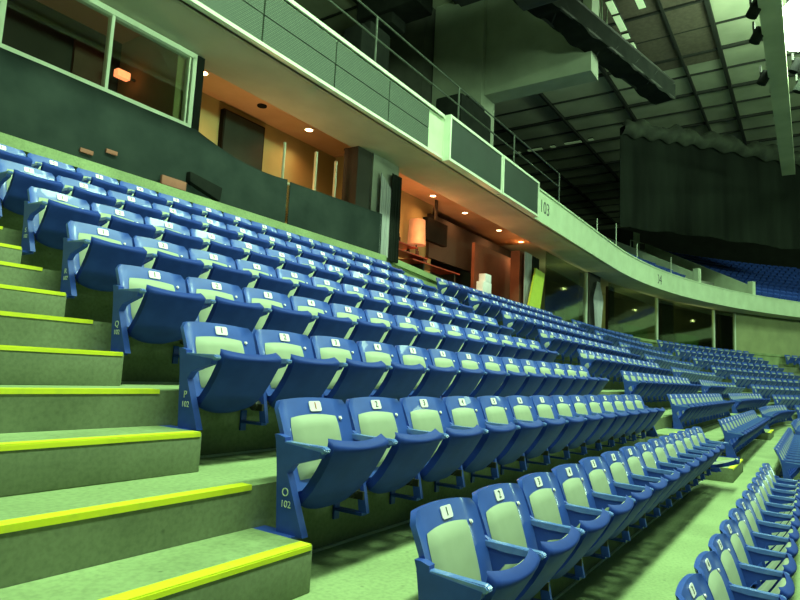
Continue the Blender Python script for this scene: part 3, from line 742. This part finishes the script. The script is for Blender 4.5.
for i, t in enumerate([tv0, tv1]):
    def par(bm):
        hexa(bm, [(-.09, 0, -.3), (.09, 0, -.3), (.09, 7, 3.0), (-.09, 7, 3.0), (-.09, 0, .55), (.09, 0, .55), (.09, 7, 4.1), (-.09, 7, 4.1)])
        box(bm, -.14, .14, -.14, .14, -.3, .8)
    tag(simple('wall_passage_%d' % (i+1), PALE, par, loc=path(t, YF+.35, ZFT), rz=turn(t)), ['left', 'right'][i]+' sloping parapet of the upper tier passage', 'wall', kind='structure')
t = (tv0*.62+tv1*.38)
tag(simple('door_5', DARKW, lambda bm: box(bm, -.9, .35, 0, .3, 0, 2.4), loc=path(t, YF+5.6, ZFT+1.6), rz=turn(t)), 'dark passage opening in the upper tier', 'door', kind='structure')
tag(simple('wall_passage_3', PALE, lambda bm: box(bm, .36, 1.0, 0, .3, -.5, 2.6), loc=path(t, YF+5.6, ZFT+1.4), rz=turn(t)), 'pale wall beside the dark passage opening', 'wall', kind='structure')
o = empty('passage_rail', path(t-.5, YF+4.6, ZFT+2.0), turn(t)); tag(o, 'thin white rail frame in front of the dark passage opening', 'railing')
simple('rail', FRAME, lambda bm: (tube(bm, (-.7, 0, 1.05), (.6, 0, 1.05), .025)), o); simple('post', FRAME, lambda bm: tube(bm, (-.7, 0, 0), (-.7, 0, 1.05), .03), o)

# roof and big steelwork
ZR = 15.0+ZO
tag(simple('ceiling', ROOFP, lambda bm: box(bm, -6, 62, -14, 26, ZR, ZR+.2)), 'pale panelled roof deck over the arena', 'ceiling', kind='structure')
for i, y in enumerate([-1.2, 3.03, 4.6, 8.0, 11.5, 15]):
    w = [.12, .14, .10, .14, .12, .12][i]
    tag(simple('roof_beam', DARKROOF, lambda bm: (box(bm, -32, 32, -w*.55, w*.55, -.04, .0), box(bm, -32, 32, -.03, .03, -.15, -.04), box(bm, -32, 32, -w*.55, w*.55, -.18, -.15)), loc=(26, y, ZR)), 'dark roof beam running lengthwise, %s from the long catwalk' % ['just right', 'first on the left', 'second on the left', 'third on the left', 'fourth on the left', 'fifth on the left'][i], 'beam', 'lengthwise roof beams')
for i in range(20):
    x = 18.3+2.08*i; th = .065 if i % 2 else .03
    tag(simple('roof_purlin', DARKROOF, lambda bm: (box(bm, -th, th, -18, 18, -.14 if i % 2 else -.08, 0)), loc=(x, 7, ZR)), 'dark purlin crossing under the roof panels, %s' % ('number %d counting away from the viewer' % (i+1)), 'purlin', 'purlins under the roof')
tag(simple('ceiling_dark', mat('dark infill panel', (.12, .10, .075), (.09, .075, .055), rough=.8), lambda bm: (box(bm, 18, 29.7, 3.1, 6.9, ZR-.06, ZR-.02))), 'brownish dark infill panels beside the pale roof panels', 'ceiling', kind='structure')
# long catwalk beam below the roof, next to the lamps
o = empty('catwalk', (24, .74, 11+ZO)); tag(o, 'long pale box catwalk running away under the roof beside the bright lamp', 'catwalk')
simple('deck', ROOFP, lambda bm: box(bm, -14, 12, -.29, .29, 0, .25), o)
for i in range(10):
    simple('hanger', DARKROOF, lambda bm: (tube(bm, (-10+2.4*i, .3, .25), (-10+2.4*i, .3, 3.8), .03)), o)
for i, q in enumerate([(751, 12), (754, 38), (761, 80), (793, 68), (797, 88)]):
    p = at_z(*q, 11.0+ZO)
    o = empty('spotlight', p); tag(o, 'dark clamped spotlight on the catwalk, %s' % ['nearest on its left side', 'second on its left side', 'third on its left side', 'first on its right side', 'second on its right side'][i], 'spotlight', 'spotlights clamped to the catwalk')
    simple('housing', BLACK, lambda bm: tube(bm, (0, 0, -.15), (0, -.2, .25), .17, 12), o); simple('yoke', DARKROOF, lambda bm: box(bm, -.2, .2, -.03, .03, .2, .45), o)
# visible high bay lamp
p = at_z(803, 18, 12.2+ZO)
o = empty('high_bay_lamp', p); tag(o, 'glaring white floodlight beside the catwalk at the upper right corner', 'floodlight')
simple('lens', HIGHBAY, lambda bm: bmesh.ops.create_uvsphere(bm, u_segments=24, v_segments=14, radius=.85, matrix=Matrix.Translation((0, 0, -.2))), o); simple('housing', DARKROOF, lambda bm: tube(bm, (0, 0, .6), (0, 0, 1.1), .45, 24), o); simple('hanger', DARKROOF, lambda bm: tube(bm, (0, 0, 1.1), (0, 0, 2.75), .04), o)
LAMPP = p
# fluorescent strips under the roof
def tubes(pts, z, along, label, grp):
    for i, (q, L) in enumerate(pts):
        p = at_z(*q, z)
        o = empty('strip_light', (p.x, p.y, z)); tag(o, label % ORD[i], 'strip light', grp)
        if along == 'x':
            simple('lens', TUBE, lambda bm: box(bm, -L/2, L/2, -.13, .13, 0, .03), o); simple('housing', DARKROOF, lambda bm: box(bm, -L/2, L/2, -.16, .16, .03, .1), o)
        else:
            simple('lens', TUBED, lambda bm: box(bm, -.14, .14, -L/2, L/2, 0, .03), o); simple('housing', DARKROOF, lambda bm: box(bm, -.17, .17, -L/2, L/2, .03, .1), o)
tubes([((612, 8), .9), ((620, 24), 1.2), ((626, 37), .4), ((632, 47), .6), ((638, 59), .6), ((643, 68), .7), ((640, 3), .8)], ZR-.6, 'x', 'pale strip light, %s in the line above the dark truss', 'strip lights in the line above the truss')
tubes([((518, 153), .3), ((535, 150), .95), ((553, 147), .3), ((573, 143), 1.0), ((591, 140), .3)], ZR-.6, 'y', 'dim strip light under the low roof beyond the concrete beam, %s from the left', 'strip lights beyond the concrete beam')

# big concrete bent over the upper deck
XB = 20.0
tag(simple('wall_bent', mat('raw concrete', (.30, .33, .26), (.25, .28, .22), rough=.85, scale=1.2, detail=7), lambda bm: box(bm, XB+.25, XB+1.1, 6.15, 10.27, 10.80+ZO, ZR)), 'deep concrete beam high over the upper tier', 'wall', kind='structure')
tag(simple('wall_bent_column', mat('raw concrete', (1, 1, 1)), lambda bm: box(bm, XB, XB+1.2, 10.28, 12.5, 5+ZO, ZR)), 'broad concrete column holding the deep beam', 'wall', kind='structure')
tag(simple('wall_upper_recess', mat('recess shade grey', (.10, .105, .09), (.075, .08, .068), rough=.9, scale=1.5), lambda bm: box(bm, XB-.6, XB+.8, 12.6, 14.3, 5+ZO, ZR)), 'wall left of the concrete column, recess shade put into its colour', 'wall', kind='structure')  # shade of the recess is put into this darker wall colour
tag(simple('wall_upper_left', mat('raw concrete', (1, 1, 1)), lambda bm: box(bm, XB-.3, XB+.8, 14.35, 22, 5+ZO, ZR)), 'concrete wall beyond the railing at upper left', 'wall', kind='structure')
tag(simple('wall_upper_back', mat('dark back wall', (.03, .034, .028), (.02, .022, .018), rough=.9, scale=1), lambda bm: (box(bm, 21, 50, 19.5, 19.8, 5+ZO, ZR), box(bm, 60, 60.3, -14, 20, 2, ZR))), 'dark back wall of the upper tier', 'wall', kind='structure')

# dark masses hung high up
def blob(bm, pts, r):
    for (x, y, z, s) in pts:
        bmesh.ops.create_icosphere(bm, subdivisions=2, radius=s, matrix=Matrix.Translation((x, y, z)))
a, b = at_z(522, -10, 11.6+ZO), at_z(665, 101, 11.6+ZO)
d = (b-a); L = d.length
o = empty('lighting_truss', a, math.atan2(d.y, d.x)); tag(o, 'dark cloth wrapped lighting truss hanging diagonally under the roof', 'truss')
def tr_(bm):
    for yy in (-.35, .35):
        for zz in (0, .7): tube(bm, (-1, yy, zz), (L, yy, zz), .06)
    n = 14
    for i in range(n):
        x0, x1 = L*i/n, L*(i+1)/n
        for yy in (-.35, .35): tube(bm, (x0, yy, 0 if i % 2 else .7), (x1, yy, .7 if i % 2 else 0), .035, 6)
        tube(bm, (x0, -.35, 0), (x1, .35, 0), .03, 6)
simple('lattice', DARKROOF, tr_, o)
simple('wrap', BLACK, lambda bm: sheet(bm, lambda u, v: (-1+u*(L+.1)+1, -.40+.02*math.sin(40*u), .62-(.70+.06*math.sin(23*u)+.03*math.sin(61*u))*v), 60, 4, th=(0, .8, 0)), o)
for i, (q, z0) in enumerate([((597, 20), 0), ((603, 30), 0), ((607, 40), 0), ((612, 48), 0)]):
    p = at_z(q[0], q[1]+25, 12.3+ZO)
    tag(simple('cable', mat('grey green cable', (.20, .25, .16), rough=.6), lambda bm: poly_tube(bm, [(-.7+.1*i, .1, 2.6), (-.35, .05*i, 1.6), (-.12, 0, .8), (0, 0, 0)], .03, 6), loc=p), 'loose cable hanging from the roof to the dark truss, %s from the left' % ORD[i], 'cable', 'cables over the truss')
p = at_z(582, 12, 13+ZO)
o = empty('round_lamp', p); tag(o, 'round yellowish lamp glowing above the dark truss', 'lamp')
simple('lens', mat('yellowish lamp', (.6, .7, .3), emit=(.55, .8, .22), es=.55), lambda bm: bmesh.ops.create_icosphere(bm, subdivisions=3, radius=.20), o); simple('hanger', DARKROOF, lambda bm: tube(bm, (0, 0, .2), (0, 0, 1.95), .03), o)
# dark ducts over the deck at the top
p, q = at_x(470, -12, 14), at_x(640, 26, 14)
o = tag(simple('air_duct', mat('black painted duct', (.012, .013, .011), (.008, .009, .008), rough=.7), lambda bm: (box(bm, -.6, .6, q.y-p.y-.5, .6, -.75, .3), tube(bm, (0, -1.5, -1.0), (0, q.y-p.y, -1.0), .75, 16)), loc=(14, p.y, max(p.z, q.z)+.7)), 'black duct crossing in front of the deep concrete beam', 'duct')
p = at_x(395, 8, 15)
tag(simple('loudspeaker_cluster', BLACK, lambda bm: (box(bm, -.5, .5, -1.15, 1.2, -.35, 1.4), box(bm, -.4, .4, -.2, .9, -.75, -.35), box(bm, -.1, .1, -.1, .1, 1.3, ZR-p.z-.02)), loc=p, bevel=.08), 'black loudspeaker cluster hanging above the balcony railing', 'loudspeaker')
p = at_y(367, 42, 9.5)
tag(simple('equipment_case', BLACK, lambda bm: (box(bm, -.6, .5, -.3, .3, -1.2, .15), box(bm, -.2, .7, -.25, .25, -1.2, .45)), loc=p, bevel=.06), 'dark heap of equipment standing behind the balcony railing', 'equipment')
p = at_y(463, 108, 9.5)
tag(simple('covered_equipment', BLACK, lambda bm: (box(bm, -1.0, 1.2, -.5, .5, -2.0, .05), box(bm, -.4, .8, -.45, .45, .0, .25)), loc=p, bevel=.12), 'low black covered equipment at the foot of the concrete column', 'equipment')

# black scrim in front of the end of the upper tier
SP = [(30.9, 7.85), (34.4, 4.62), (39.9, .26), (45, -4.2)]
def sp(u):
    q = u*3; i = min(int(q), 2); g = q-i
    return SP[i][0]*(1-g)+SP[i+1][0]*g, SP[i][1]*(1-g)+SP[i+1][1]*g
def scr(u, v):
    x, y = sp(u)
    wv = (.10*math.sin(u*70)+.06*math.sin(u*173+2)+.05*math.sin(u*31))*(.5-.4*v)
    return (x-wv*.6, y-wv*.8, 7.78+ZO+.05*math.sin(u*40)*(1-v)+(5.2+.12*math.sin(u*28)+.1*math.sin(u*67))*v)
bm = bmesh.new(); sheet(bm, scr, 160, 8, th=(.03, .03, 0))
tag(link('scrim', bm_mesh('scrim', bm, True, 60), SCRIM), 'huge black scrim curtain hanging across the end of the upper tier', 'curtain')
def swag(u, v):
    x, y = sp(u); g = abs(math.sin(u*20))**.6
    a = v*PI
    return (x-.25*math.sin(a)-.1, y-.25*math.sin(a)-.1, 13.0+ZO+.1-.55*v+.4*g*(1-v)+.1*math.sin(u*90))
bm = bmesh.new(); sheet(bm, swag, 120, 5, th=(.02, .02, 0))
tag(link('scrim_bundle', bm_mesh('scrim_bundle', bm, True, 60), mat('dark green bundle', (.05, .06, .042), (.025, .03, .022), rough=.9, scale=2)), 'bunched dark cloth gathered along the top of the scrim', 'cloth')

# ------------------------------------------------------------------ light
GREEN = (.60, 1.0, .54)
def lamp(x, y, z, e, size=1.4, col=GREEN):
    l = bpy.data.lights.new('arena_light', 'AREA'); l.shape = 'RECTANGLE'; l.size = size*3; l.size_y = size*.8; l.energy = e; l.color = col
    o = bpy.data.objects.new('arena_light', l); COL.objects.link(o); o.location = (x, y, z)
for x, e in [(-4, 1050), (1.5, 1420), (7, 1450), (13.5, 1450)]: lamp(x, -.9, 12.5+ZO, e)
lamp(LAMPP.x, LAMPP.y-.2, LAMPP.z-.2, 1500)
lamp(30, -6, 12.5+ZO, 1100, 2); lamp(38, -14, 12.5+ZO, 900, 2)
def cross(x, y, z, e, tx, ty, tz, spread=180):
    l = bpy.data.lights.new('aimed_fill_light', 'AREA'); l.shape = 'RECTANGLE'; l.size = 8; l.size_y = 2; l.spread = math.radians(spread); l.energy = e; l.color = GREEN
    o = bpy.data.objects.new('aimed_fill_light', l); COL.objects.link(o); o.location = (x, y, z)
    o.rotation_euler = (Vector((tx, ty, tz))-Vector((x, y, z))).to_track_quat('-Z', 'Y').to_euler()
cross(6, -20, 1.5+ZO, 150, 4.5, 7.05, 4.4+ZO, 26); cross(36, -30, 8+ZO, 3000, 37, 6, 5+ZO); cross(1, -7, 6+ZO, 300, 20.3, 12.5, 14+ZO, 60)  # added fills aimed at window frame, far bend and concrete bent
l = bpy.data.lights.new('added_roof_fill', 'POINT'); l.energy = 1500; l.color = GREEN; l.shadow_soft_size = .5  # added point light near the floodlight, brightens the roof panels
o = bpy.data.objects.new('added_roof_fill', l); COL.objects.link(o); o.location = (LAMPP.x+1.5, LAMPP.y-1.2, LAMPP.z+.6)
w = bpy.data.worlds.new('world'); SC.world = w; w.use_nodes = True
w.node_tree.nodes['Background'].inputs['Color'].default_value = (.35, .62, .32, 1)
w.node_tree.nodes['Background'].inputs['Strength'].default_value = .012

vs = SC.view_settings
vs.view_transform = 'Standard'; vs.look = 'None'; vs.gamma = 1.0; vs.exposure = 0.0; vs.use_curve_mapping = False
SC.cycles.use_denoising = True
SC.cycles.max_bounces = 6; SC.cycles.sample_clamp_indirect = 4
